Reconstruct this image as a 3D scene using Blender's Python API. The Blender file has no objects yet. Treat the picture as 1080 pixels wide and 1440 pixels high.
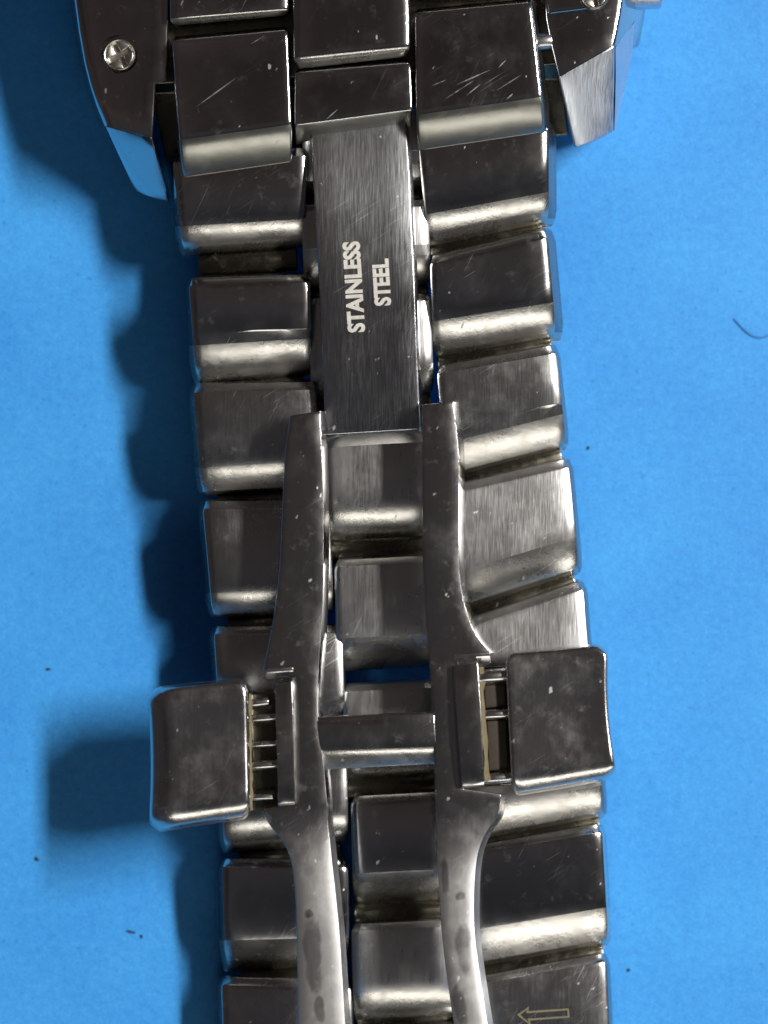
import bpy, bmesh, math, random
from mathutils import Vector, Matrix

random.seed(7)
sc = bpy.context.scene
COL = sc.collection
MM = 0.001                      # everything below is measured in millimetres
H = 150.0                       # camera height above the blue sheet (mm)
K = 0.037                       # mm per photograph pixel on the sheet

# ------------------------------------------------------------------ camera
cam_d = bpy.data.cameras.new('camera')
cam = bpy.data.objects.new('camera', cam_d); COL.objects.link(cam)
cam.location = (0, 0, H * MM)
cam_d.sensor_fit = 'HORIZONTAL'; cam_d.sensor_width = 36
cam_d.lens = 36 * H / (1080 * K)
cam_d.clip_start = 0.005; cam_d.clip_end = 10
sc.camera = cam
cam_d.dof.use_dof = True; cam_d.dof.focus_distance = (H - 5.5) * MM; cam_d.dof.aperture_fstop = 36

# ------------------------------------------------------------------ world: a dim room
w = bpy.data.worlds.new('World'); sc.world = w; w.use_nodes = True
nt = w.node_tree; nt.nodes.clear()
bg = nt.nodes.new('ShaderNodeBackground'); wo = nt.nodes.new('ShaderNodeOutputWorld')
tc = nt.nodes.new('ShaderNodeTexCoord'); nz = nt.nodes.new('ShaderNodeTexNoise')
nz.inputs['Scale'].default_value = 2.3; nz.inputs['Detail'].default_value = 2
cr = nt.nodes.new('ShaderNodeValToRGB')
cr.color_ramp.elements[0].position = .3; cr.color_ramp.elements[0].color = (.012, .011, .0125, 1)
cr.color_ramp.elements[1].position = .7; cr.color_ramp.elements[1].color = (.092, .089, .092, 1)
nt.links.new(tc.outputs['Generated'], nz.inputs['Vector']); nt.links.new(nz.outputs['Fac'], cr.inputs[0])
nt.links.new(cr.outputs[0], bg.inputs[0]); nt.links.new(bg.outputs[0], wo.inputs[0])
sx = nt.nodes.new('ShaderNodeSeparateXYZ'); nt.links.new(tc.outputs['Generated'], sx.inputs[0])
mr = nt.nodes.new('ShaderNodeMapRange'); mr.inputs[1].default_value = -.26; mr.inputs[2].default_value = .04
nt.links.new(sx.outputs[1], mr.inputs[0])
tint = nt.nodes.new('ShaderNodeMix'); tint.data_type = 'RGBA'; tint.inputs[6].default_value = (.92, .99, 1.10, 1); tint.inputs[7].default_value = (1.22, 1.0, .94, 1)
nt.links.new(mr.outputs[0], tint.inputs[0])
mul = nt.nodes.new('ShaderNodeMix'); mul.data_type = 'RGBA'; mul.blend_type = 'MULTIPLY'; mul.inputs[0].default_value = 1
nt.links.new(cr.outputs[0], mul.inputs[6]); nt.links.new(tint.outputs[2], mul.inputs[7]); nt.links.new(mul.outputs[2], bg.inputs[0])
bg.inputs[1].default_value = 0.54

# ------------------------------------------------------------------ lamps
def area_lamp(name, loc, target, sx, sy, power, col):
    d = bpy.data.lights.new(name, 'AREA'); d.shape = 'RECTANGLE'
    d.size = sx * MM; d.size_y = sy * MM; d.energy = power; d.color = col
    o = bpy.data.objects.new(name, d); COL.objects.link(o)
    o.location = Vector(loc) * MM
    z = (Vector(loc) - Vector(target)).normalized()
    y = Vector((0, 1, 0)); x = y.cross(z).normalized(); y = z.cross(x)
    o.rotation_euler = Matrix((x, y, z)).transposed().to_euler()
    return o
area_lamp('strip_lamp', (332, 130, 410), (0, 0, 0), 42, 225, 4.35, (1, .965, .92))
area_lamp('room_lamp', (70, -215, 150), (0, 0, 0), 240, 55, 0.15, (1, .95, .86))

sc.cycles.max_bounces = 6; sc.cycles.glossy_bounces = 4; sc.cycles.diffuse_bounces = 3
sc.view_settings.view_transform = 'Standard'; sc.view_settings.look = 'None'
sc.view_settings.exposure = 0; sc.view_settings.gamma = 1

# ------------------------------------------------------------------ material helpers
def N(nt, t, **kw):
    n = nt.nodes.new(t)
    for k, v in kw.items():
        if hasattr(n, k) and k not in n.inputs: setattr(n, k, v)
        else: n.inputs[k].default_value = v
    return n
def math_n(nt, op, a, b=None, clamp=False):
    n = nt.nodes.new('ShaderNodeMath'); n.operation = op; n.use_clamp = clamp
    for i, q in enumerate((a, b)):
        if q is None: continue
        if isinstance(q, (int, float)): n.inputs[i].default_value = q
        else: nt.links.new(q, n.inputs[i])
    return n.outputs[0]
def ramp(nt, src, p0, p1, c0=0.0, c1=1.0):
    n = nt.nodes.new('ShaderNodeMapRange'); n.clamp = True
    nt.links.new(src, n.inputs[0])
    n.inputs[1].default_value = p0; n.inputs[2].default_value = p1
    n.inputs[3].default_value = c0; n.inputs[4].default_value = c1
    return n.outputs[0]
def noise(nt, vec, scale, detail=3, rough=.55, stretch=(1, 1, 1), rot=0.0, off=(0, 0, 0)):
    mp = nt.nodes.new('ShaderNodeMapping')
    mp.inputs['Location'].default_value = off
    mp.inputs['Scale'].default_value = [s * 1000 for s in stretch]
    mp.inputs['Rotation'].default_value = (0, 0, rot)
    # rotate first, then stretch
    if rot:
        m0 = nt.nodes.new('ShaderNodeMapping'); m0.inputs['Rotation'].default_value = (0, 0, rot)
        nt.links.new(vec, m0.inputs['Vector']); mp.inputs['Rotation'].default_value = (0, 0, 0)
        nt.links.new(m0.outputs[0], mp.inputs['Vector'])
    else:
        nt.links.new(vec, mp.inputs['Vector'])
    n = nt.nodes.new('ShaderNodeTexNoise')
    n.inputs['Scale'].default_value = scale; n.inputs['Detail'].default_value = detail
    n.inputs['Roughness'].default_value = rough
    nt.links.new(mp.outputs[0], n.inputs['Vector'])
    return n.outputs['Fac']

def steel(name, r0=.16, r1=.32, brush=0.0, brush_axis='y', smudge=.5, grime=.3, wave=.02, base=(.59, .585, .58), scratch=.5, seed=0.0, marks=(), wear=None, spots=(), pit=0.0):
    """worn stainless steel: base metal, smudges that change the gloss, brushing, fine scratches, specks of grime"""
    m = bpy.data.materials.new(name); m.use_nodes = True
    nt = m.node_tree; nt.nodes.clear()
    out = N(nt, 'ShaderNodeOutputMaterial'); p = N(nt, 'ShaderNodeBsdfPrincipled')
    nt.links.new(p.outputs[0], out.inputs[0])
    p.inputs['Metallic'].default_value = 1.0
    geo = N(nt, 'ShaderNodeNewGeometry'); vec = geo.outputs['Position']
    off = (seed * 3.1, seed * 1.7, seed * .9)
    # gloss: large smears + mid smudges
    n1 = noise(nt, vec, .42, 4, .6, off=off)
    n2 = noise(nt, vec, 1.6, 3, .6, off=off, stretch=(1, .6, 1))
    sm = ramp(nt, math_n(nt, 'ADD', math_n(nt, 'MULTIPLY', n1, .7), math_n(nt, 'MULTIPLY', n2, .3)), .47, .66)
    sm = math_n(nt, 'MULTIPLY', sm, smudge)
    st = (6, .35, 1) if brush_axis == 'y' else (.35, 6, 1)
    nb = noise(nt, vec, 2.2, 2, .6, off=off, stretch=st)
    rough = math_n(nt, 'ADD', r0, math_n(nt, 'MULTIPLY', sm, r1 - r0))
    if brush:
        rough = math_n(nt, 'ADD', rough, math_n(nt, 'MULTIPLY', ramp(nt, nb, .35, .7), brush * .18))
    # scratches
    s1 = noise(nt, vec, 1.0, 2, .5, off=off, stretch=(.4, 17, 1), rot=math.radians(-32))
    s2 = noise(nt, vec, .9, 2, .5, off=(off[0] + 5, off[1], off[2]), stretch=(.35, 19, 1), rot=math.radians(-64))
    sk = math_n(nt, 'MAXIMUM', ramp(nt, s1, .66, .72), ramp(nt, s2, .67, .73))
    msk = ramp(nt, noise(nt, vec, .25, 2, off=(off[0] + 9, 0, 0)), .44, .58)
    sk = math_n(nt, 'MULTIPLY', math_n(nt, 'MULTIPLY', sk, msk), scratch)
    sep = N(nt, 'ShaderNodeSeparateXYZ'); nt.links.new(vec, sep.inputs[0])
    def stroke(x0, y0, x1, y1, wd):
        a = Vector((x0, y0)); b = Vector((x1, y1)); L = (b - a).length; d = (b - a) / L
        X = math_n(nt, 'SUBTRACT', math_n(nt, 'MULTIPLY', sep.outputs[0], 1000), a.x)
        Y = math_n(nt, 'SUBTRACT', math_n(nt, 'MULTIPLY', sep.outputs[1], 1000), a.y)
        t = math_n(nt, 'ADD', math_n(nt, 'MULTIPLY', X, d.x), math_n(nt, 'MULTIPLY', Y, d.y))
        q = math_n(nt, 'ABSOLUTE', math_n(nt, 'ADD', math_n(nt, 'MULTIPLY', X, -d.y), math_n(nt, 'MULTIPLY', Y, d.x)))
        taper = math_n(nt, 'SUBTRACT', 1.0, math_n(nt, 'ABSOLUTE', math_n(nt, 'SUBTRACT', math_n(nt, 'MULTIPLY', t, 2 / L), 1.0)))
        w_ = math_n(nt, 'MULTIPLY', math_n(nt, 'SQRT', math_n(nt, 'MAXIMUM', taper, 0)), wd)
        return ramp(nt, math_n(nt, 'SUBTRACT', w_, q), 0, wd * .5)
    def blot(x0, y0, x1, y1, wd):      # soft-edged oval with an uneven outline
        a = Vector((x0, y0)); b = Vector((x1, y1)); L = (b - a).length; d = (b - a) / L; c = (a + b) / 2
        X = math_n(nt, 'SUBTRACT', math_n(nt, 'MULTIPLY', sep.outputs[0], 1000), c.x)
        Y = math_n(nt, 'SUBTRACT', math_n(nt, 'MULTIPLY', sep.outputs[1], 1000), c.y)
        t = math_n(nt, 'MULTIPLY', math_n(nt, 'ADD', math_n(nt, 'MULTIPLY', X, d.x), math_n(nt, 'MULTIPLY', Y, d.y)), 2 / L)
        q = math_n(nt, 'MULTIPLY', math_n(nt, 'ADD', math_n(nt, 'MULTIPLY', X, -d.y), math_n(nt, 'MULTIPLY', Y, d.x)), 1 / wd)
        rr = math_n(nt, 'ADD', math_n(nt, 'POWER', math_n(nt, 'ABSOLUTE', t), 3.0), math_n(nt, 'POWER', math_n(nt, 'ABSOLUTE', q), 2.0))
        rr = math_n(nt, 'ADD', rr, math_n(nt, 'MULTIPLY', math_n(nt, 'SUBTRACT', n2, .5), 2.2))
        return ramp(nt, rr, 1.25, .45)
    for mk in marks:      # single deep scratches, in mm on the piece
        sk = math_n(nt, 'MAXIMUM', sk, math_n(nt, 'MULTIPLY', stroke(*mk), ramp(nt, n2, .30, .55, .35, 1)))
    if wear:              # a zone rubbed matt by use
        rough = math_n(nt, 'ADD', rough, ramp(nt, math_n(nt, 'MULTIPLY', sep.outputs[1], 1000), wear[0], wear[1], 0, wear[2]))
    for mk in spots:      # small burnished spots
        rough = math_n(nt, 'SUBTRACT', rough, math_n(nt, 'MULTIPLY', blot(*mk), .09))
    rough = math_n(nt, 'ADD', rough, math_n(nt, 'MULTIPLY', sk, .30), True)
    # pale handling marks: dents and dried spots
    vo = noise(nt, vec, 2.6, 2, .5, off=(off[0], off[1] + 4, 0), stretch=(1, .55, 1), rot=.4)
    dent = ramp(nt, vo, .725, .765)
    rough = math_n(nt, 'ADD', rough, math_n(nt, 'MULTIPLY', dent, .28), True)
    nt.links.new(rough, p.inputs['Roughness'])
    # grime: dry brownish film and specks, not metal
    g1 = noise(nt, vec, 1.1, 6, .7, off=(off[0] + 2, off[1], 3))
    g2 = noise(nt, vec, 5.5, 3, .6, off=(off[0], off[1] + 7, 1))
    g = math_n(nt, 'MAXIMUM', ramp(nt, g1, .60, .74, 0, .55), ramp(nt, g2, .735, .75))
    g = math_n(nt, 'MULTIPLY', g, grime)
    mix = N(nt, 'ShaderNodeMix', data_type='RGBA')
    nt.links.new(g, mix.inputs[0])
    mix.inputs[6].default_value = (*base, 1); mix.inputs[7].default_value = (.10, .085, .055, 1)
    nt.links.new(mix.outputs[2], p.inputs['Base Color'])
    nt.links.new(math_n(nt, 'SUBTRACT', 1.0, math_n(nt, 'MULTIPLY', g, .8)), p.inputs['Metallic'])
    # relief
    hgt = math_n(nt, 'MULTIPLY', noise(nt, vec, .55, 2, .5, off=off), wave)
    hgt = math_n(nt, 'ADD', hgt, math_n(nt, 'MULTIPLY', n2, .003))
    hgt = math_n(nt, 'ADD', hgt, math_n(nt, 'MULTIPLY', nb, .010 * brush))
    if pit: hgt = math_n(nt, 'ADD', hgt, math_n(nt, 'MULTIPLY', noise(nt, vec, 2.6, 4, .65, off=off), pit))
    bp = N(nt, 'ShaderNodeBump'); bp.inputs['Strength'].default_value = 1.0
    bp.inputs['Distance'].default_value = MM
    nt.links.new(hgt, bp.inputs['Height']); nt.links.new(bp.outputs[0], p.inputs['Normal'])
    return m

def px2(px, py, z=6.5):
    s = K * (H - z) / H
    return ((px - 540) * s, (720 - py) * s)
def mark(x0, y0, x1, y1, wd, z=7.2):
    return (*px2(x0, y0, z), *px2(x1, y1, z), wd)

M = {}
M['case'] = steel('polished_case_steel', .12, .20, smudge=.5, grime=.12, wave=.012, scratch=.3, seed=1)
M['lug'] = steel('brushed_lug_steel', .32, .44, brush=.9, base=(.64, .68, .74), smudge=.6, grime=.08, wave=.01, scratch=.3, seed=2)  # bluish base carries the blue sheet's reflection in the colour
M['head_left'] = steel('polished_end_link_steel', .12, .19, smudge=.6, grime=.12, wave=.012, scratch=.35, seed=3,
                  marks=[mark(273, 152, 334, 108, .035), mark(352, 62, 372, 50, .02)])
M['head_right'] = steel('scratched_end_link_steel', .12, .22, smudge=.7, grime=.12, wave=.012, scratch=.6, seed=4,
                   marks=[mark(622, 142, 668, 112, .03), mark(640, 120, 690, 98, .03), mark(655, 135, 676, 118, .03), mark(697, 128, 735, 104, .025), mark(604, 122, 628, 112, .025), mark(712, 140, 722, 131, .04), mark(700, 96, 712, 84, .025)])
M['head_mid'] = steel('centre_end_link_steel', .12, .22, smudge=.7, grime=.15, wave=.012, scratch=.4, seed=5,
                      marks=[mark(458, 168, 476, 152, .03)])
M['plain'] = steel('smooth_link_steel', .13, .22, smudge=.6, grime=.16, wave=.012, seed=6)
M['worn'] = steel('worn_link_steel', .20, .31, brush=.2, smudge=.7, grime=.25, wave=.016, seed=7, scratch=.5)
M['scuffed'] = steel('scuffed_link_steel', .29, .38, brush=.45, smudge=.8, grime=.28, wave=.02, seed=8, scratch=.5)
M['centre'] = steel('centre_link_steel', .27, .36, brush=.35, smudge=.8, grime=.25, wave=.016, seed=9)
M['rim'] = steel('rubbed_edge_steel', .27, .37, smudge=1.0, grime=.5, wave=.025, seed=16, scratch=.5, pit=.012, base=(.63, .62, .59))
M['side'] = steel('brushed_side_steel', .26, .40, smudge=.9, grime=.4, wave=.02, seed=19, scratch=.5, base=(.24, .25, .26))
M['bevel'] = steel('end_link_bevel_steel', .30, .38, smudge=.9, grime=.30, wave=.02, seed=17, scratch=.4, base=(.34, .34, .31))
M['blade'] = steel('brushed_blade_steel', .155, .22, brush=.45, smudge=.6, grime=.10, wave=.004, seed=10, scratch=.3, wear=(px2(0, 430)[1], px2(0, 270)[1], .13), base=(.58, .59, .60))
def sp(x0, y0, x1, y1, wd): return mark(x0, y0, x1, y1, wd, 7.3)
M['arm'] = steel('clasp_arm_steel', .15, .27, brush=.08, smudge=.7, grime=.30, wave=.012, seed=11, scratch=.25, wear=(px2(0, 1130, 7.2)[1], px2(0, 1235, 7.2)[1], .24),
                 spots=[sp(436, 1284, 443, 1394, .42), sp(428, 1288, 440, 1282, .22), sp(650, 1296, 655, 1372, .40), sp(624, 1205, 627, 1260, .22), sp(640, 1262, 655, 1258, .2), sp(640, 1385, 652, 1440, .3), sp(448, 1400, 452, 1436, .25)])
M['button'] = steel('clasp_button_steel', .19, .31, brush=.1, smudge=.9, grime=.45, wave=.014, seed=12, scratch=.25)
M['pin'] = steel('pin_steel', .22, .36, smudge=.7, grime=.35, wave=.01, seed=13)
M['grimy_gap'] = steel('grimy_gap_shade_steel', .22, .40, smudge=.9, grime=1.0, wave=.02, seed=14, base=(.14, .13, .10))  # grime, plus a base darkened so gaps between pieces read as shade
M['screw'] = steel('screw_steel', .25, .40, smudge=.6, grime=.4, wave=.015, seed=15, base=(.66, .63, .57))

def plain_mat(name, col, rough=.6, metal=0.0):
    m = bpy.data.materials.new(name); m.use_nodes = True
    nt = m.node_tree; p = nt.nodes['Principled BSDF']
    geo = N(nt, 'ShaderNodeNewGeometry')
    f = noise(nt, geo.outputs['Position'], 4.0, 4, .6)
    mix = N(nt, 'ShaderNodeMix', data_type='RGBA'); nt.links.new(ramp(nt, f, .3, .7), mix.inputs[0])
    mix.inputs[6].default_value = (*[c * .72 for c in col], 1); mix.inputs[7].default_value = (*col, 1)
    nt.links.new(mix.outputs[2], p.inputs['Base Color'])
    p.inputs['Roughness'].default_value = rough; p.inputs['Metallic'].default_value = metal
    return m
M['etch'] = plain_mat('etched_lettering', (.70, .68, .63), .5, .2)
M['dirt'] = plain_mat('yellowish_grime', (.19, .155, .085), .8)
M['dark_dirt'] = plain_mat('brown_grime', (.040, .031, .020), .7)
M['arrow'] = plain_mat('etched_arrow', (.22, .20, .135), .5, .3)
M['speck'] = plain_mat('dark_lint', (.02, .035, .07), .8)
M['hair'] = plain_mat('fine_fibre', (.035, .22, .56), .7)

def paper():
    m = bpy.data.materials.new('blue_sheet'); m.use_nodes = True
    nt = m.node_tree; p = nt.nodes['Principled BSDF']
    geo = N(nt, 'ShaderNodeNewGeometry'); vec = geo.outputs['Position']
    a = noise(nt, vec, .12, 4, .6); b = noise(nt, vec, 2.2, 6, .7); c = noise(nt, vec, 3.4, 2, .5, off=(4, 1, 0))
    mix = N(nt, 'ShaderNodeMix', data_type='RGBA')
    nt.links.new(ramp(nt, math_n(nt, 'ADD', math_n(nt, 'MULTIPLY', a, .45), math_n(nt, 'MULTIPLY', b, .55)), .35, .65), mix.inputs[0])
    mix.inputs[6].default_value = (.030, .246, .665, 1); mix.inputs[7].default_value = (.054, .345, .785, 1)
    fine = noise(nt, vec, 7.0, 3, .7, off=(2, 8, 0))
    hv = N(nt, 'ShaderNodeHueSaturation'); nt.links.new(mix.outputs[2], hv.inputs['Color'])
    nt.links.new(ramp(nt, fine, .3, .7, .86, 1.12), hv.inputs['Value'])
    mx2 = N(nt, 'ShaderNodeMix', data_type='RGBA')
    nt.links.new(ramp(nt, c, .66, .76, 0, .55), mx2.inputs[0])
    nt.links.new(hv.outputs[0], mx2.inputs[6]); mx2.inputs[7].default_value = (.012, .13, .42, 1)
    nt.links.new(mx2.outputs[2], p.inputs['Base Color'])
    p.inputs['Roughness'].default_value = .55; p.inputs['Specular IOR Level'].default_value = .35
    bp = N(nt, 'ShaderNodeBump'); bp.inputs['Strength'].default_value = .6; bp.inputs['Distance'].default_value = MM
    h = math_n(nt, 'ADD', math_n(nt, 'MULTIPLY', b, .03), math_n(nt, 'MULTIPLY', noise(nt, vec, 9, 3), .012))
    nt.links.new(h, bp.inputs['Height']); nt.links.new(bp.outputs[0], p.inputs['Normal'])
    return m
M['paper'] = paper()

# ------------------------------------------------------------------ mesh helpers (photo pixel + height -> place)
def W(px, py, z):
    s = K * (H - z) / H
    return Vector(((px - 540) * s, (720 - py) * s, z)) * MM

def finish(name, bm, mat, parent=None, bevel=0.0, seg=3, ang=24, sharp=42, rim=None, side=None, rim_line=None):
    bmesh.ops.remove_doubles(bm, verts=bm.verts, dist=1e-7)
    bmesh.ops.recalc_face_normals(bm, faces=bm.faces)
    if bevel:
        es = [e for e in bm.edges if len(e.link_faces) == 2 and e.calc_face_angle(0) > math.radians(ang)]
        bmesh.ops.bevel(bm, geom=es, offset=bevel * MM, segments=seg, profile=.5, affect='EDGES', clamp_overlap=True)
    for f in bm.faces: f.smooth = True
    for e in bm.edges:
        if len(e.link_faces) == 2 and e.calc_face_angle(0) > math.radians(sharp): e.smooth = False
    me = bpy.data.meshes.new(name); bm.to_mesh(me); bm.free()
    me.materials.append(mat)
    if rim:
        me.materials.append(rim)
        for f in me.polygons:
            if rim_line:
                c = f.center / MM; k = K * (H - c.z) / H; px = 540 + c.x / k; py = 720 - c.y / k
                a, b = rim_line; t = (px - a.x) / (b.x - a.x)
                if py > lerp(a.y, b.y, t): f.material_index = 1
            elif f.normal.y < -.28 and f.normal.z > .05: f.material_index = 1
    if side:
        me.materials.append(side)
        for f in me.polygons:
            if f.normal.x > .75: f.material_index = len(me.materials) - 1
    o = bpy.data.objects.new(name, me); COL.objects.link(o)
    if parent: o.parent = parent
    return o

def grid_solid(nu, nv, top, bot):
    """closed solid between a top grid and a bottom grid of points"""
    bm = bmesh.new()
    T = [[bm.verts.new(top(i, j)) for j in range(nv)] for i in range(nu)]
    B = [[bm.verts.new(bot(i, j)) for j in range(nv)] for i in range(nu)]
    for i in range(nu - 1):
        for j in range(nv - 1):
            bm.faces.new((T[i][j], T[i + 1][j], T[i + 1][j + 1], T[i][j + 1]))
            bm.faces.new((B[i][j], B[i][j + 1], B[i + 1][j + 1], B[i + 1][j]))
    for j in range(nv - 1):
        for i in (0, nu - 1): bm.faces.new((T[i][j], T[i][j + 1], B[i][j + 1], B[i][j]))
    for i in range(nu - 1):
        for j in (0, nv - 1): bm.faces.new((T[i][j], B[i][j], B[i + 1][j], T[i + 1][j]))
    return bm

def lerp(a, b, t): return a + (b - a) * t
def catmull(rows, n):
    out = []
    m = len(rows)
    for i in range(m - 1):
        p0 = rows[max(i - 1, 0)]; p1 = rows[i]; p2 = rows[i + 1]; p3 = rows[min(i + 2, m - 1)]
        for k in range(n):
            t = k / n
            out.append(tuple(.5 * (2 * b + (c - a) * t + (2 * a - 5 * b + 4 * c - d) * t * t + (3 * b - a - 3 * c + d) * t ** 3) for a, b, c, d in zip(p0, p1, p2, p3)))
    out.append(rows[-1])
    return out

def link_piece(name, quad, z, prof, thick, mat, parent, bevel=.10, flare=(0, 0), camber=.10, tilt=0.0, roll=0.0, rim=None, corner=1.0, crease=40):
    """bar-shaped bracelet piece. quad: TL, TR, BR, BL in photo pixels; prof: (distance from the top edge in px, drop in mm)"""
    TL, TR, BR, BL = [Vector(q) for q in quad]
    Ll = (BL - TL).length; Lr = (BR - TR).length
    def pt(u, d, dz, last=False):
        if last: d = -1e-4
        # d<=half: measured from the top edge, beyond: from the bottom edge (negative d)
        vl = d / Ll if d >= 0 else 1 + d / Ll
        vr = d / Lr if d >= 0 else 1 + d / Lr
        a = TL.lerp(BL, vl); b = TR.lerp(BR, vr); q = a.lerp(b, u)
        zz = z + tilt * (.5 - (vl if vl <= 1.2 else 1)) + roll * (u - .5)
        return q, zz, dz
    us = [0, .025, .07, .2, .5, .8, .93, .975, 1]; nu = len(us); m_ = len(prof)
    ins = {0: 9, 1: 5, 2: 1, m_ - 1: 7, m_ - 2: 5, m_ - 3: 2}
    def top(i, j):
        u = us[i]; d, dz = prof[j]
        q, zz, dz = pt(u, d, dz, j == m_ - 1)
        e = abs(2 * u - 1)
        return W(q.x + corner * ins.get(j, 0) * (1 - 2 * u), q.y, zz + dz - camber * (.4 * e ** 3 + 1.0 * e ** 16))
    def bot(i, j):
        u = us[i]; d, dz = prof[j]
        q, zz, _ = pt(u, d, 0, j == m_ - 1)
        x = q.x + lerp(-flare[0], flare[1], u) + corner * ins.get(j, 0) * (1 - 2 * u)
        return W(x, q.y, z - thick)
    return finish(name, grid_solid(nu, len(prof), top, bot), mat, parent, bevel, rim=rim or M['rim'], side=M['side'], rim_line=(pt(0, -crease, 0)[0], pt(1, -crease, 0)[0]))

def ladder(name, rows, thick, mat, parent, bevel=.15, n=4, nu=4, flare=(0, 0), crown=0.0, seg=3, rim=None):
    """bar that follows rows of (left x, left y, right x, right y, height)"""
    R = catmull(rows, n) if n > 1 else rows
    def top(i, j):
        xl, yl, xr, yr, z = R[j]; u = i / (nu - 1)
        return W(lerp(xl, xr, u), lerp(yl, yr, u), z - crown * (2 * u - 1) ** 2)
    def bot(i, j):
        xl, yl, xr, yr, z = R[j]; u = i / (nu - 1)
        return W(lerp(xl - flare[0], xr + flare[1], u), lerp(yl, yr, u), z - thick)
    return finish(name, grid_solid(nu, len(R), top, bot), mat, parent, bevel, seg, rim=rim)

def tube(name, p0, p1, r, mat, parent, n=20, bevel=.08):
    a = W(*p0); b = W(*p1); bm = bmesh.new()
    bmesh.ops.create_cone(bm, cap_ends=True, segments=n, radius1=r * MM, radius2=r * MM, depth=(b - a).length)
    q = Vector((0, 0, 1)).rotation_difference(b - a)
    bmesh.ops.transform(bm, matrix=Matrix.Translation((a + b) / 2) @ q.to_matrix().to_4x4(), verts=bm.verts)
    return finish(name, bm, mat, parent, bevel, 2, ang=50)

def tag(o, label=None, cat=None, group=None, kind=None):
    for k, v in (('label', label), ('category', cat), ('group', group), ('kind', kind)):
        if v: o[k] = v
    return o

# ------------------------------------------------------------------ the sheet
bm = bmesh.new(); bmesh.ops.create_grid(bm, x_segments=8, y_segments=8, size=.32)
sheet = finish('blue_sheet', bm, M['paper']); tag(sheet, kind='structure')

# ------------------------------------------------------------------ the watch
watch = bpy.data.objects.new('wristwatch', None); COL.objects.link(watch)
watch.empty_display_size = .01
tag(watch, 'stainless steel wristwatch lying face down with its folding clasp open across the bracelet', 'wristwatch')

# ---- case: two shoulders with lugs and a block between them
def cut(obj, cutters):
    for c in cutters:
        md = obj.modifiers.new('cut', 'BOOLEAN'); md.object = c; md.operation = 'DIFFERENCE'; md.solver = 'EXACT'
    dg = bpy.context.evaluated_depsgraph_get(); dg.update()
    me = bpy.data.meshes.new_from_object(obj.evaluated_get(dg))
    bm = bmesh.new(); bm.from_mesh(me)
    for e in bm.edges: e.smooth = not (len(e.link_faces) == 2 and e.calc_face_angle(0) > math.radians(28))
    bm.to_mesh(me); bm.free()
    obj.modifiers.clear(); old = obj.data; obj.data = me; bpy.data.meshes.remove(old)
    for c in cutters:
        d = c.data; bpy.data.objects.remove(c); bpy.data.meshes.remove(d)

case = ladder('watch_case', [(225, -120, 775, -120, 4.3), (225, 0, 775, 0, 4.3), (212, 118, 784, 90, 4.3), (212, 130, 790, 110, 3.4), (238, 245, 800, 190, 2.6)], 2.2, M['grimy_gap'], watch, n=1, nu=3, bevel=.1)  # dark block stretched behind the end links so their gaps read as black shade

def shoulder_left():
    rows = [(96, -130, 238, -130), (101, -60, 238, -60), (105, 0, 237, 0), (111, 45, 236, 45), (119, 90, 235, 88), (126, 118, 234, 112), (129, 128, 219, 118), (136, 150, 217, 158), (147, 178, 215, 195)]
    z0 = 6.35
    nu = 6
    us = [0, .10, .25, .5, .8, 1]
    dz = [-.30, -.03, 0, .02, .04, .02]
    def top(i, j):
        xl, yl, xr, yr = rows[j]; u = us[i]
        return W(lerp(xl, xr, u), lerp(yl, yr, u), z0 + dz[i])
    def bot(i, j):
        xl, yl, xr, yr = rows[j]; u = us[i]
        return W(lerp(xl - 6, xr, u), lerp(yl, yr, u), 1.4)
    return finish('case_shoulder', grid_solid(nu, len(rows), top, bot), M['case'], case, .12)
sh = shoulder_left()
def screw_hole(c, r, z):
    bm = bmesh.new()
    bmesh.ops.create_cone(bm, cap_ends=True, segments=40, radius1=r * MM, radius2=r * MM, depth=1.6 * MM)
    bmesh.ops.translate(bm, vec=W(c[0], c[1], z - .15), verts=bm.verts)
    return finish('cutter', bm, M['case'])
def screw(c, r, z, rot, parent):
    """pan head with a cross recess: floor disc, rim ring and four raised quadrants in one mesh"""
    bm = bmesh.new(); o = W(c[0], c[1], z); n = 48
    def P(a, rr, h): return bm.verts.new(o + Vector((math.cos(a) * rr, math.sin(a) * rr, h)) * MM)
    prof = [(.0, -.30), (.60 * r, -.30), (.80 * r, -.28), (.86 * r, -.04), (.93 * r, .02), (.99 * r, -.05), (1.0 * r, -.7)]
    rings = []
    for rr, h in prof[1:]: rings.append([P(k * math.tau / n, rr, h) for k in range(n)])
    bm.faces.new(rings[0])
    for a, b in zip(rings, rings[1:]):
        for k in range(n): bm.faces.new((a[k], b[k], b[(k + 1) % n], a[(k + 1) % n]))
    for q in range(4):
        a0 = rot + q * math.pi / 2
        w_ = .17 * r
        d0 = Vector((math.cos(a0), math.sin(a0))); d1 = Vector((-d0.y, d0.x))
        pts = [d0 * w_ + d1 * w_]
        amin = math.asin(w_ / (.84 * r))
        for k in range(7):
            t = amin + (math.pi / 2 - 2 * amin) * k / 6
            pts.append((d0 * math.cos(t) + d1 * math.sin(t)) * .84 * r)
        hs = [-.02 if k else -.10 for k in range(len(pts))]
        tv = [bm.verts.new(o + Vector((p.x, p.y, h)) * MM) for p, h in zip(pts, hs)]
        bv = [bm.verts.new(o + Vector((p.x, p.y, -.4)) * MM) for p in pts]
        bm.faces.new(tv)
        for k in range(len(pts)):
            k2 = (k + 1) % len(pts); bm.faces.new((tv[k], bv[k], bv[k2], tv[k2]))
    return finish('screw', bm, M['screw'], parent, .03, 2, ang=35)
cut(sh, [screw_hole((168, 77), .96, 6.35)])
screw((168, 77), .80, 6.30, .5, case)

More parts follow.
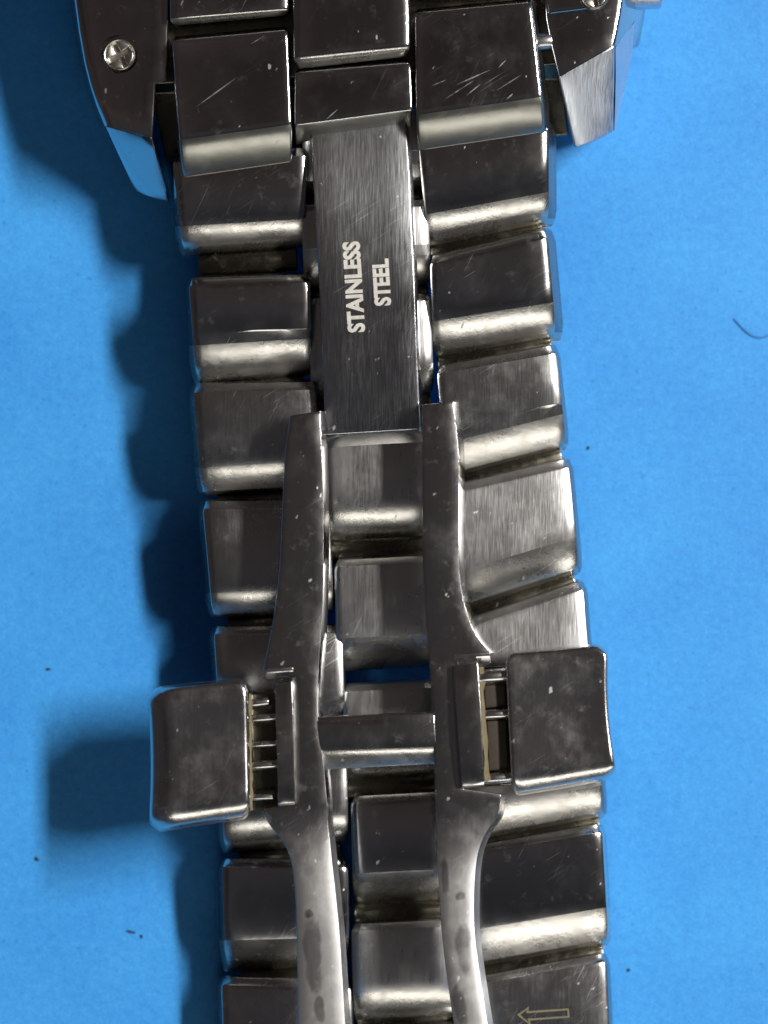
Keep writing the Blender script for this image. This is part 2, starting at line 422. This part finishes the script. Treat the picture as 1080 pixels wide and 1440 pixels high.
# left lug: steep flat face running down to the sheet
def lug(name, crease, tip, zc, zt, mat, bot_in, flare=(0, 0), bevel=.12):
    # crease and tip: lists of pixel points of equal length, left to right
    nu = len(crease); nv = 5
    def top(i, j):
        t = j / (nv - 1); a = Vector(crease[i]); b = Vector(tip[i]); q = a.lerp(b, t)
        return W(q.x, q.y, lerp(zc, zt[i] if isinstance(zt, (list, tuple)) else zt, t))
    def bot(i, j):
        t = j / (nv - 1); a = Vector(crease[i]); b = Vector(tip[i]); q = a.lerp(b, t)
        return W(q.x + bot_in[0], q.y + bot_in[1], 1.2)
    return finish(name, grid_solid(nu, nv, top, bot), mat, case, bevel)
lug('lug', [(147, 176), (164, 180.5), (181, 184.5), (198, 188.5), (214.5, 192.5)], [(186, 262), (194, 271), (208, 277), (222, 281), (239, 285)], 6.40, 2.8, M['case'], (2, -6))

# right shoulder, with its stepped back plate
def shoulder_right():
    rows = [(766, -130, 884, -130), (766, -60, 881, -60), (766, 0, 877, -5), (767, 26, 873, 22), (774, 62, 869, 45), (786, 111, 865, 65)]
    us = [0, .2, .5, .75, .92, 1]; dz = [.0, .02, .02, 0, -.03, -.10]
    def top(i, j):
        xl, yl, xr, yr = rows[j]; u = us[i]
        return W(lerp(xl, xr, u), lerp(yl, yr, u), 5.95 + dz[i])
    def bot(i, j):
        xl, yl, xr, yr = rows[j]; u = us[i]
        return W(lerp(xl, xr + 34, u), lerp(yl, yr, u), 1.4)
    return finish('case_shoulder', grid_solid(6, len(rows), top, bot), M['case'], case, .12)
shoulder_right()
lug('lug', [(785, 108), (805, 96.5), (825, 85), (845, 73.5), (864.5, 63)], [(808, 209), (822, 205), (836, 199), (850, 192), (863, 185)], 6.0, [3.7, 3.7, 3.6, 3.5, 3.4], M['lug'], (0, -4), bevel=.14)
# flank of the right lug, facing right
fl = [((865.5, 67), (893, 30)), ((866, 105), (888, 78)), ((865, 150), (876, 135)), ((864, 184), (866, 180))]
def flank():
    def top(i, j):
        a = Vector(fl[j][0]).lerp(Vector(fl[j][1]), i / 2)
        z = lerp(lerp(5.75, 3.3, j / 3), lerp(3.2, 1.6, j / 3), i / 2)
        return W(a.x, a.y, z)
    def bot(i, j):
        a = Vector(fl[j][0]).lerp(Vector(fl[j][1]), i / 2); return W(a.x - 6, a.y, 1.2)
    return finish('lug_flank', grid_solid(3, 4, top, bot), M['lug'], case, .06)
flank()
plate_rows = [(768, -130, 862, -130, 6.35), (768, -40, 862, -40, 6.35), (769, 0, 858, -6, 6.33), (771, 20, 850, 10, 6.30)]
bp_ = ladder('back_plate', plate_rows, .5, M['case'], case, bevel=.12, n=2, nu=4)
cut(bp_, [screw_hole((836, -7), .80, 6.35)])
screw((836, -7), .70, 6.32, .2, case)
tube('spring_bar', (752, 60, 5.6), (776, 57, 5.6), .42, M['pin'], case)
# crown at the upper right edge
tube('crown', (872, -12, 3.0), (930, -14, 3.0), .95, M['lug'], case, n=32, bevel=.2)

# ---- end links between the lugs
face_prof = lambda b, drop: [(0, -1.2), (5, -.06), (14, 0), (60, .01), (-b - 8, 0), (-b, -.01), (-b * .78, -drop * .16), (-b * .50, -drop * .43), (-b * .22, -drop * .78), (0, -drop * 1.15)]
link_piece('end_link', [(241, 52), (405, 37), (412, 228), (256, 250)], 7.15, face_prof(53, 1.12), 2.6, M['head_left'], watch, bevel=.09, rim=M['bevel'], corner=.3, flare=(2, 0), camber=.05, crease=51)
link_piece('end_link', [(583, 13), (747, -2), (768, 186), (586, 212)], 7.20, face_prof(50, 1.02), 2.6, M['head_right'], watch, bevel=.09, rim=M['bevel'], corner=.3, flare=(0, 8), camber=.05, crease=48)
link_piece('end_link', [(414, 97), (578, 83), (581, 182), (414, 204)], 7.05, [(0, -1.2), (5, -.06), (12, 0), (40, 0), (-34, 0), (-27, -.02), (-14, -.9), (0, -2.0)], 2.4, M['head_mid'], watch, bevel=.08, rim=M['bevel'], corner=.3, camber=.03, crease=26)
# the row beyond them
link_piece('end_link', [(238, -130), (405, -140), (406, 22), (239, 36)], 7.1, face_prof(10, .5), 2.4, M['plain'], watch, bevel=.09, crease=9)
link_piece('end_link', [(411, -130), (575, -140), (577, 80), (413, 97)], 7.25, face_prof(16, .55), 2.4, M['plain'], watch, bevel=.09, crease=15)
link_piece('end_link', [(581, -150), (745, -160), (746, -14), (582, -3)], 7.1, face_prof(10, .5), 2.4, M['plain'], watch, bevel=.09, crease=9)

# ---- bracelet: outer pieces left and right
def bar_prof(L, rim=42, topc=14, steep=False, cham=False):
    r = rim
    if cham: return [(0, -1.3), (3, -.42), (topc, -.02), (topc + 6, .005), (L * .34, .055), (L * .52, .065), (-r - 14, .045), (-r, -.01), (-r * .55, -.30), (-r * .16, -.72), (-r * .06, -1.3), (0, -1.9)]
    if steep: return [(0, -1.3), (3, -.42), (topc, -.02), (topc + 6, .005), (L * .34, .055), (L * .52, .06), (-r - 14, .02), (-r, -.05), (-r * .72, -.42), (-r * .40, -.95), (-r * .08, -1.6), (0, -1.9)]
    return [(0, -1.3), (3, -.42), (topc, -.02), (topc + 6, .005), (L * .34, .055), (L * .52, .065), (-r - 14, .045), (-r, -.01), (-r * .50, -.36), (-r * .22, -.82), (-r * .05, -1.45), (0, -1.9)]

left = [  # TL, TR, BR, BL, z, material, rim px
    ((241, 215), (432, 205), (428, 350), (258, 360), 5.55, 'plain', 42),
    ((265, 388), (436, 383), (438, 530), (276, 540), 5.55, 'plain', 54),
    ((271, 538), (444, 534), (452, 688), (284, 698), 4.95, 'worn', 40),
    ((284, 702), (462, 700), (470, 862), (299, 870), 4.60, 'worn', 36),
    ((300, 878), (482, 876), (486, 1016), (310, 1034), 4.15, 'worn', 32),
    ((308, 1040), (488, 1036), (490, 1186), (316, 1200), 3.75, 'worn', 40),
    ((312, 1205), (489, 1206), (491, 1362), (317, 1366), 3.35, 'plain', 44),
    ((311, 1371), (494, 1376), (500, 1530), (316, 1530), 3.0, 'worn', 40),
]
LT = [0.5, 0.7, 0.5, 0.1, 0, 0.1, 0.5, 0.1]; RT = [0.6, 0.7, 0.6, 0.1, -0.15, 0.1, 0.5, 0.2]
for i, (a, b, c, d, z, m, r) in enumerate(left):
    L = Vector(d).y - Vector(a).y
    o = link_piece('outer_link', [a, b, c, d], z, bar_prof(L, r, steep=(i in (6,)), cham=(i in (2, 3))), 2.3, M[m], watch, bevel=.11, flare=(7, 2), camber=.12, crease=r - 1, tilt=LT[i], roll=random.uniform(-.1, .1))
    yb = d[1] + 14
    tube('hinge_knuckle', (d[0] + 22, yb, z - 2.0), (c[0] - 10, c[1] + 14, z - 2.0), .62, M['grimy_gap'], o)
right = [
    ((588, 190), (771, 168), (772, 318), (600, 350), 5.60, 'plain', 48),
    ((604, 357), (769, 321), (783, 479), (610, 506), 5.50, 'plain', 54),
    ((613, 512), (781, 483), (797, 632), (630, 674), 4.95, 'worn', 50),
    ((616, 684), (800, 642), (816, 808), (632, 864), 4.60, 'scuffed', 54),
    ((625, 878), (820, 814), (833, 974), (640, 1010), 4.20, 'scuffed', 46),
    ((632, 1020), (836, 985), (851, 1150), (645, 1186), 3.80, 'scuffed', 46),
    ((646, 1190), (846, 1156), (856, 1330), (656, 1364), 3.40, 'plain', 54),
    ((655, 1373), (852, 1338), (860, 1500), (664, 1530), 3.05, 'worn', 40),
]
for i, (a, b, c, d, z, m, r) in enumerate(right):
    L = Vector(d).y - Vector(a).y
    o = link_piece('outer_link', [a, b, c, d], z, bar_prof(L, r, cham=(i in (2, 3, 5, 6))), 2.3, M[m], watch, bevel=.11, flare=(0, 11 if i < 2 else 5), camber=.12, crease=r - 1, tilt=RT[i], roll=random.uniform(-.12, .12))
    tube('hinge_knuckle', (d[0] + 6, d[1] + 10, z - 2.0), (c[0] - 8, c[1] + 8, z - 2.0), .60, M['grimy_gap'], o)
    last_right = o

# ---- bracelet: centre pieces, set half a link off
centre = [(424, 597, 150, 275, 5.3), (424, 602, 282, 408, 5.30), (434, 606, 414, 562, 5.10), (456, 606, 592, 760, 4.75), (470, 612, 782, 941, 4.40), (482, 622, 958, 1096, 3.95), (493, 636, 1114, 1272, 3.60), (494, 646, 1294, 1440, 3.20), (500, 652, 1462, 1600, 2.9)]
for (xl, xr, y0, y1, z) in centre:
    cl_ = link_piece('centre_link', [(xl, y0 + 3), (xr, y0 - 4), (xr + 4, y1 - 4), (xl + 4, y1 + 3)], z, bar_prof(y1 - y0, 46, 12, steep=(y0 in (782, 1114))), 2.1, M['plain' if y0 == 1114 else 'centre'], watch, bevel=.12, camber=.16, crease=45, flare=(1, 1), tilt=.15)
    if y0 != 782: tube('hinge_knuckle', (xl + 6, y1 + 14, z - 2.0), (xr, y1 + 8, z - 2.0), .72, M['grimy_gap'], cl_)

# ---- clasp blade with lettering
BZ = [(178, 164, 5.70), (196, 182, 5.92), (240, 228, 6.28), (300, 290, 6.56), (380, 372, 6.58), (460, 452, 6.38), (540, 532, 6.10), (612, 604, 5.84)]
BX = [(437, 570), (438, 571), (440, 575), (444, 578), (448, 582), (452, 585), (455, 588), (458, 591)]
blade = ladder('clasp_blade', [(xl, yl, xr, yr, z) for (yl, yr, z), (xl, xr) in zip(BZ, BX)], .70, M['blade'], watch, bevel=.06, n=3, nu=5, flare=(1, 5))
ladder('blade_tip', [(458, 612, 591, 604.5, 5.79), (459, 624, 591, 616, 5.1), (460, 638, 591, 631, 4.3)], .6, M['plain'], blade, n=1, nu=3, bevel=.05)

def lettering(text, mid, cap_px, len_px, rot, parent, mat, zfun):
    cu = bpy.data.curves.new(text, 'FONT'); cu.body = text; cu.size = 1; cu.align_x = 'CENTER'; cu.align_y = 'CENTER'
    cu.extrude = 0.0; cu.offset = .042; cu.resolution_u = 4
    t = bpy.data.objects.new('tmp', cu); COL.objects.link(t)
    dg = bpy.context.evaluated_depsgraph_get(); dg.update()
    me = bpy.data.meshes.new_from_object(t.evaluated_get(dg))
    bpy.data.objects.remove(t)
    xs = [v.co.x for v in me.vertices]; ys = [v.co.y for v in me.vertices]
    cx, cy = (max(xs) + min(xs)) / 2, (max(ys) + min(ys)) / 2
    sx = len_px / (max(xs) - min(xs)); sy = cap_px / (max(ys) - min(ys))
    bm = bmesh.new(); bm.from_mesh(me); bpy.data.meshes.remove(me)
    c, s = math.cos(rot), math.sin(rot)
    for v in bm.verts:
        x, y = (v.co.x - cx) * sx, (v.co.y - cy) * sy
        px = mid[0] + c * x - s * y; py = mid[1] - (s * x + c * y)
        v.co = W(px, py, zfun(px, py))
    bmesh.ops.remove_doubles(bm, verts=bm.verts, dist=2e-6)
    r = bmesh.ops.extrude_face_region(bm, geom=list(bm.faces))
    for g in r['geom']:
        if isinstance(g, bmesh.types.BMVert): g.co.z += .012 * MM
    return finish('lettering', bm, mat, parent)
def blade_z(px, py):
    ys = catmull([((a + b) / 2, z) for a, b, z in BZ], 6)
    for (a, za), (b, zb) in zip(ys, ys[1:]):
        if a <= py <= b: return lerp(za, zb, (py - a) / (b - a)) + .006
    return 6.3
lettering('STAINLESS', (497.5, 403.5), 25, 128, math.radians(93.5), blade, M['etch'], blade_z)
lettering('STEEL', (536.5, 397), 24, 66, math.radians(93.5), blade, M['etch'], blade_z)

# ---- clasp frame: cross bar, two long arms, locking bars
frame = ladder('clasp_frame', [(445, 1008, 612, 1000, 7.05), (445, 1016, 612, 1008, 7.17), (447, 1036, 613, 1030, 7.17), (450, 1056, 615, 1050, 7.13), (452, 1066, 615, 1060, 6.95), (453, 1082, 615, 1074, 6.5)], 1.1, M['arm'], watch, n=2, nu=3, bevel=.08, rim=M['rim'])
def arm(up, mid, low):
    return ladder('clasp_arm', catmull(up, 4) + catmull(mid, 3) + catmull(low, 4), 1.5, M['arm'], frame, flare=(1, 8), n=1, nu=5, bevel=.17, crown=.06)
arm([(409, 584, 450, 578, 7.36), (407, 593, 450.5, 588, 7.45), (401, 640, 453, 636, 7.44), (397, 720, 455, 716, 7.36), (393, 800, 455, 796, 7.28), (385, 870, 453, 868, 7.22), (373, 930, 449, 928, 7.19), (371, 944, 448, 942, 7.19)],
    [(411, 952, 448, 950, 7.19), (413, 1000, 446, 1000, 7.19), (413, 1070, 455, 1070, 7.19), (412, 1128, 460, 1130, 7.19)],
    [(368, 1139, 460.2, 1139, 7.19), (380, 1160, 461, 1158, 7.19), (400, 1186, 464, 1184, 7.20), (411, 1215, 467, 1213, 7.24), (416, 1260, 472, 1258, 7.32), (418, 1310, 477, 1308, 7.42), (419, 1370, 481, 1368, 7.54), (420, 1440, 485, 1438, 7.68), (421, 1520, 489, 1518, 7.8)])
arm([(594, 569, 637, 565, 7.36), (594, 578, 638, 574, 7.45), (594, 640, 645, 636, 7.44), (594, 720, 645, 716, 7.36), (595, 790, 645, 786, 7.28), (598, 850, 652, 846, 7.22), (601, 900, 669, 892, 7.19), (604, 924, 690, 918, 7.19)],
    [(604, 932, 644, 930, 7.19), (608, 1000, 645, 1000, 7.19), (610, 1060, 648, 1060, 7.19), (612, 1112, 652, 1110, 7.19)],
    [(612, 1121, 704, 1117, 7.19), (614, 1150, 700, 1146, 7.19), (615, 1175, 684, 1170, 7.20), (616, 1205, 672, 1200, 7.24), (618, 1250, 667, 1245, 7.32), (622, 1310, 667, 1305, 7.42), (629, 1370, 674, 1365, 7.54), (639, 1440, 685, 1436, 7.68), (650, 1520, 698, 1516, 7.8)])
ladder('pocket_lip', [(374, 941, 412, 938, 7.24), (374, 946, 413, 943, 7.22), (374, 956, 413, 952, 7.00)], .5, M['pin'], frame, n=1, nu=3, bevel=.05)
ladder('pocket_lip', [(638, 921, 690, 917, 7.24), (638, 926, 690, 922, 7.22), (638, 936, 691, 932, 7.00)], .5, M['pin'], frame, n=1, nu=3, bevel=.05)
ladder('locking_bar', [(387, 962, 411, 958, 7.62), (388, 1010, 413, 1010, 7.72), (390, 1070, 414, 1070, 7.72), (391, 1122, 415, 1120, 7.66), (391, 1133, 415, 1131, 7.50)], 1.0, M['arm'], frame, n=2, nu=3, bevel=.04, rim=M['rim'])
ladder('locking_bar', [(638, 936, 672, 932, 7.62), (641, 990, 676, 988, 7.72), (645, 1050, 679, 1048, 7.72), (649, 1098, 681, 1094, 7.66), (650, 1108, 681, 1105, 7.50)], 1.0, M['arm'], frame, n=2, nu=3, bevel=.04, rim=M['rim'])
# dark carrier blocks under the springs
ladder('spring_carrier', [(352, 975, 420, 970, 6.15), (354, 1060, 420, 1060, 6.15), (356, 1140, 420, 1138, 6.15)], 1.0, M['grimy_gap'], frame, n=1, nu=3, bevel=.1)
ladder('spring_carrier', [(640, 940, 716, 936, 6.15), (644, 1020, 720, 1018, 6.15), (650, 1108, 724, 1104, 6.15)], 1.0, M['grimy_gap'], frame, n=1, nu=3, bevel=.1)

# ---- push buttons on both sides
def button(rowsq, zf, depth, bevel, flare, outer_left):
    nu, nv = 13, 17
    TL, TR, BR, BL = [Vector(q) for q in rowsq]
    def rnd(u, v):
        e = max(0, (abs(2 * v - 1) - .80) / .20); r = 17 * (1 - math.sqrt(max(0, 1 - e * e)))
        return r * (1 - 2 * u) * (1.0 if (u < .5) == outer_left else .45)
    def q(i, j):
        u, v = i / (nu - 1), j / (nv - 1)
        return TL.lerp(TR, u).lerp(BL.lerp(BR, u), v), u, v
    def top(i, j):
        p, u, v = q(i, j); dx, z = zf(u, v); return W(p.x + dx + rnd(u, v), p.y, z)
    def bot(i, j):
        p, u, v = q(i, j); dx, z = zf(u, v); return W(p.x + dx + rnd(u, v) + lerp(-flare, flare, u) * .5, p.y + lerp(-3, 5, v), 7.8 - depth)
    return finish('push_button', grid_solid(nu, nv, top, bot), M['button'], watch, bevel, 4, rim=M['rim'])
def zl(u, v):      # u=0 outer edge on the left
    z = 7.85 + .10 * (1 - u) - .55 * max(0, (.22 - u) / .22) ** 2 + .10 * (2 * v - 1) ** 2 - .45 * max(0, (v - .88) / .12) ** 2 - .15 * max(0, (.10 - v) / .10) ** 2
    return (4.5 * (1 - (2 * v - 1) ** 2)) * (1 - u), z
def zr(u, v):
    z = 7.80 + .16 * max(0, (u - .55) / .45) ** 2 - .06 * u + .10 * (2 * v - 1) ** 2 - .45 * max(0, (v - .88) / .12) ** 2 - .15 * max(0, (.10 - v) / .10) ** 2
    return (-5 * (1 - (2 * v - 1) ** 2) + 6 * v * v) * u, z
b1 = button([(206, 968), (348, 956), (352, 1148), (208, 1166)], zl, 2.6, .24, 2, True)
b2 = button([(710, 918), (856, 907), (863, 1093), (720, 1115)], zr, 2.6, .20, 2, False)
for (x0, y0, x1, y1, r) in [(345, 991, 378, 986, .22), (345, 1012, 389, 1008, .20), (345, 1048, 390, 1045, .17), (345, 1078, 390, 1074, .24), (345, 1122, 384, 1120, .17)]:
    tube('button_pin', (x0, y0, 7.1), (x1, y1, 7.1), r, M['pin'], b1, n=14, bevel=.04)
for (x0, y0, x1, y1, r) in [(672, 953, 714, 949, .36), (674, 1006, 716, 1003, .27), (678, 1096, 720, 1092, .27)]:
    tube('button_pin', (x0, y0, 7.1), (x1, y1, 7.1), r, M['pin'], b2, n=14, bevel=.04)
ladder('spring_block', [(684, 1014, 711, 1012, 7.05), (687, 1084, 715, 1082, 7.05)], 1.0, M['dark_dirt'], b2, n=1, nu=3, bevel=.08)
ladder('spring_block', [(680, 964, 710, 961, 7.05), (682, 996, 711, 993, 7.05)], 1.0, M['dark_dirt'], b2, n=1, nu=3, bevel=.08)
def grime_line(p0, p1, wd, z, mat, parent):
    rows = []
    for k in range(15):
        t = k / 14; x = lerp(p0[0], p1[0], t); y = lerp(p0[1], p1[1], t); a = wd * random.uniform(.35, 1.0)
        rows.append((x - a * .4 + random.uniform(-.8, .8), y, x + a, y - .5, z + random.uniform(-.06, .06)))
    return ladder('grime', rows, .3, mat, parent, n=1, nu=3, bevel=0)
grime_line((675, 938), (684, 1098), 7, 7.45, M['dirt'], b2)
grime_line((351, 976), (353, 1140), 4, 7.45, M['dirt'], b1)

# ---- arrow mark on the last right-hand piece
def arrow():
    bm = bmesh.new(); z = 3.08 + .07
    pts = [(727, 1427), (744, 1415), (743, 1422), (800, 1418), (801, 1431), (745, 1435), (747, 1443)]
    wd = 2.6; n = len(pts); c = Vector((760, 1428))
    area = 0
    inner = []
    for k in range(n):
        p = Vector(pts[k]); a = (Vector(pts[k - 1]) - p).normalized(); b = (Vector(pts[(k + 1) % n]) - p).normalized()
        e0 = (p - Vector(pts[k - 1])).normalized(); n0 = Vector((-e0.y, e0.x)); e1 = (Vector(pts[(k + 1) % n]) - p).normalized(); n1 = Vector((-e1.y, e1.x))
        mN = (n0 + n1).normalized(); inner.append(p + mN * min(wd / max(.4, mN.dot(n0)), 6))
    O = [bm.verts.new(W(p[0], p[1], z)) for p in pts]; I = [bm.verts.new(W(p.x, p.y, z)) for p in inner]
    for k in range(n): bm.faces.new((O[k], O[(k + 1) % n], I[(k + 1) % n], I[k]))
    r = bmesh.ops.extrude_face_region(bm, geom=list(bm.faces))
    for g in r['geom']:
        if isinstance(g, bmesh.types.BMVert): g.co.z += .012 * MM
    return finish('arrow_mark', bm, M['arrow'], last_right)
arrow()

# ------------------------------------------------------------------ lint on the sheet
def speck(px, py, rx, ry, ang, label):
    bm = bmesh.new(); bmesh.ops.create_icosphere(bm, subdivisions=2, radius=1)
    for v in bm.verts:
        v.co *= 1 + random.uniform(-.35, .35)
        x, y = v.co.x * rx, v.co.y * ry
        v.co = Vector((x * math.cos(ang) - y * math.sin(ang), x * math.sin(ang) + y * math.cos(ang), (v.co.z * .5 + .45) * min(rx, ry))) * MM
    o = finish('lint_speck', bm, M['speck'])
    o.location = W(px, py, .02)
    return tag(o, label, 'speck', 'dark specks of lint on the blue sheet')
speck(52, 1208, .13, .08, -.9, 'small dark speck on the blue sheet left of the lower bracelet')
speck(184, 1310, .22, .06, -.25, 'longest dark speck on the blue sheet, below the left push button shadow')
speck(199, 1317, .06, .09, .2, 'tiny dark speck at the right end of the longest speck')
speck(68, 941, .12, .07, .2, 'dark speck on the blue sheet above the push button shadow')
speck(827, 630, .07, .07, 0, 'lone dark speck on the blue sheet right of the bracelet')
speck(884, 1364, .08, .08, .5, 'faint dark speck on the sheet near the lower right bracelet edge')

def fibre():
    pts = [(1032, 448), (1046, 463), (1060, 473), (1076, 474), (1090, 466)]
    R = catmull(pts, 6); bm = bmesh.new(); rings = []
    for k, (x, y) in enumerate(R):
        a = Vector(R[max(k - 1, 0)]); b = Vector(R[min(k + 1, len(R) - 1)]); t = (b - a).normalized(); nrm = Vector((-t.y, t.x))
        ring = []
        for q in range(6):
            an = q * math.tau / 6; r = 1.3 * (.5 + .5 * math.sin(math.pi * (k + 1) / (len(R) + 1)))
            ring.append(bm.verts.new(W(x + nrm.x * r * math.cos(an), y + nrm.y * r * math.cos(an), .05 + .035 * math.sin(an))))
        rings.append(ring)
    for a, b in zip(rings, rings[1:]):
        for q in range(6): bm.faces.new((a[q], a[(q + 1) % 6], b[(q + 1) % 6], b[q]))
    bm.faces.new(rings[0]); bm.faces.new(rings[-1])
    o = finish('curled_fibre', bm, M['hair'])
    return tag(o, 'thin curled blue fibre lying on the sheet at the right edge', 'fibre')
fibre()
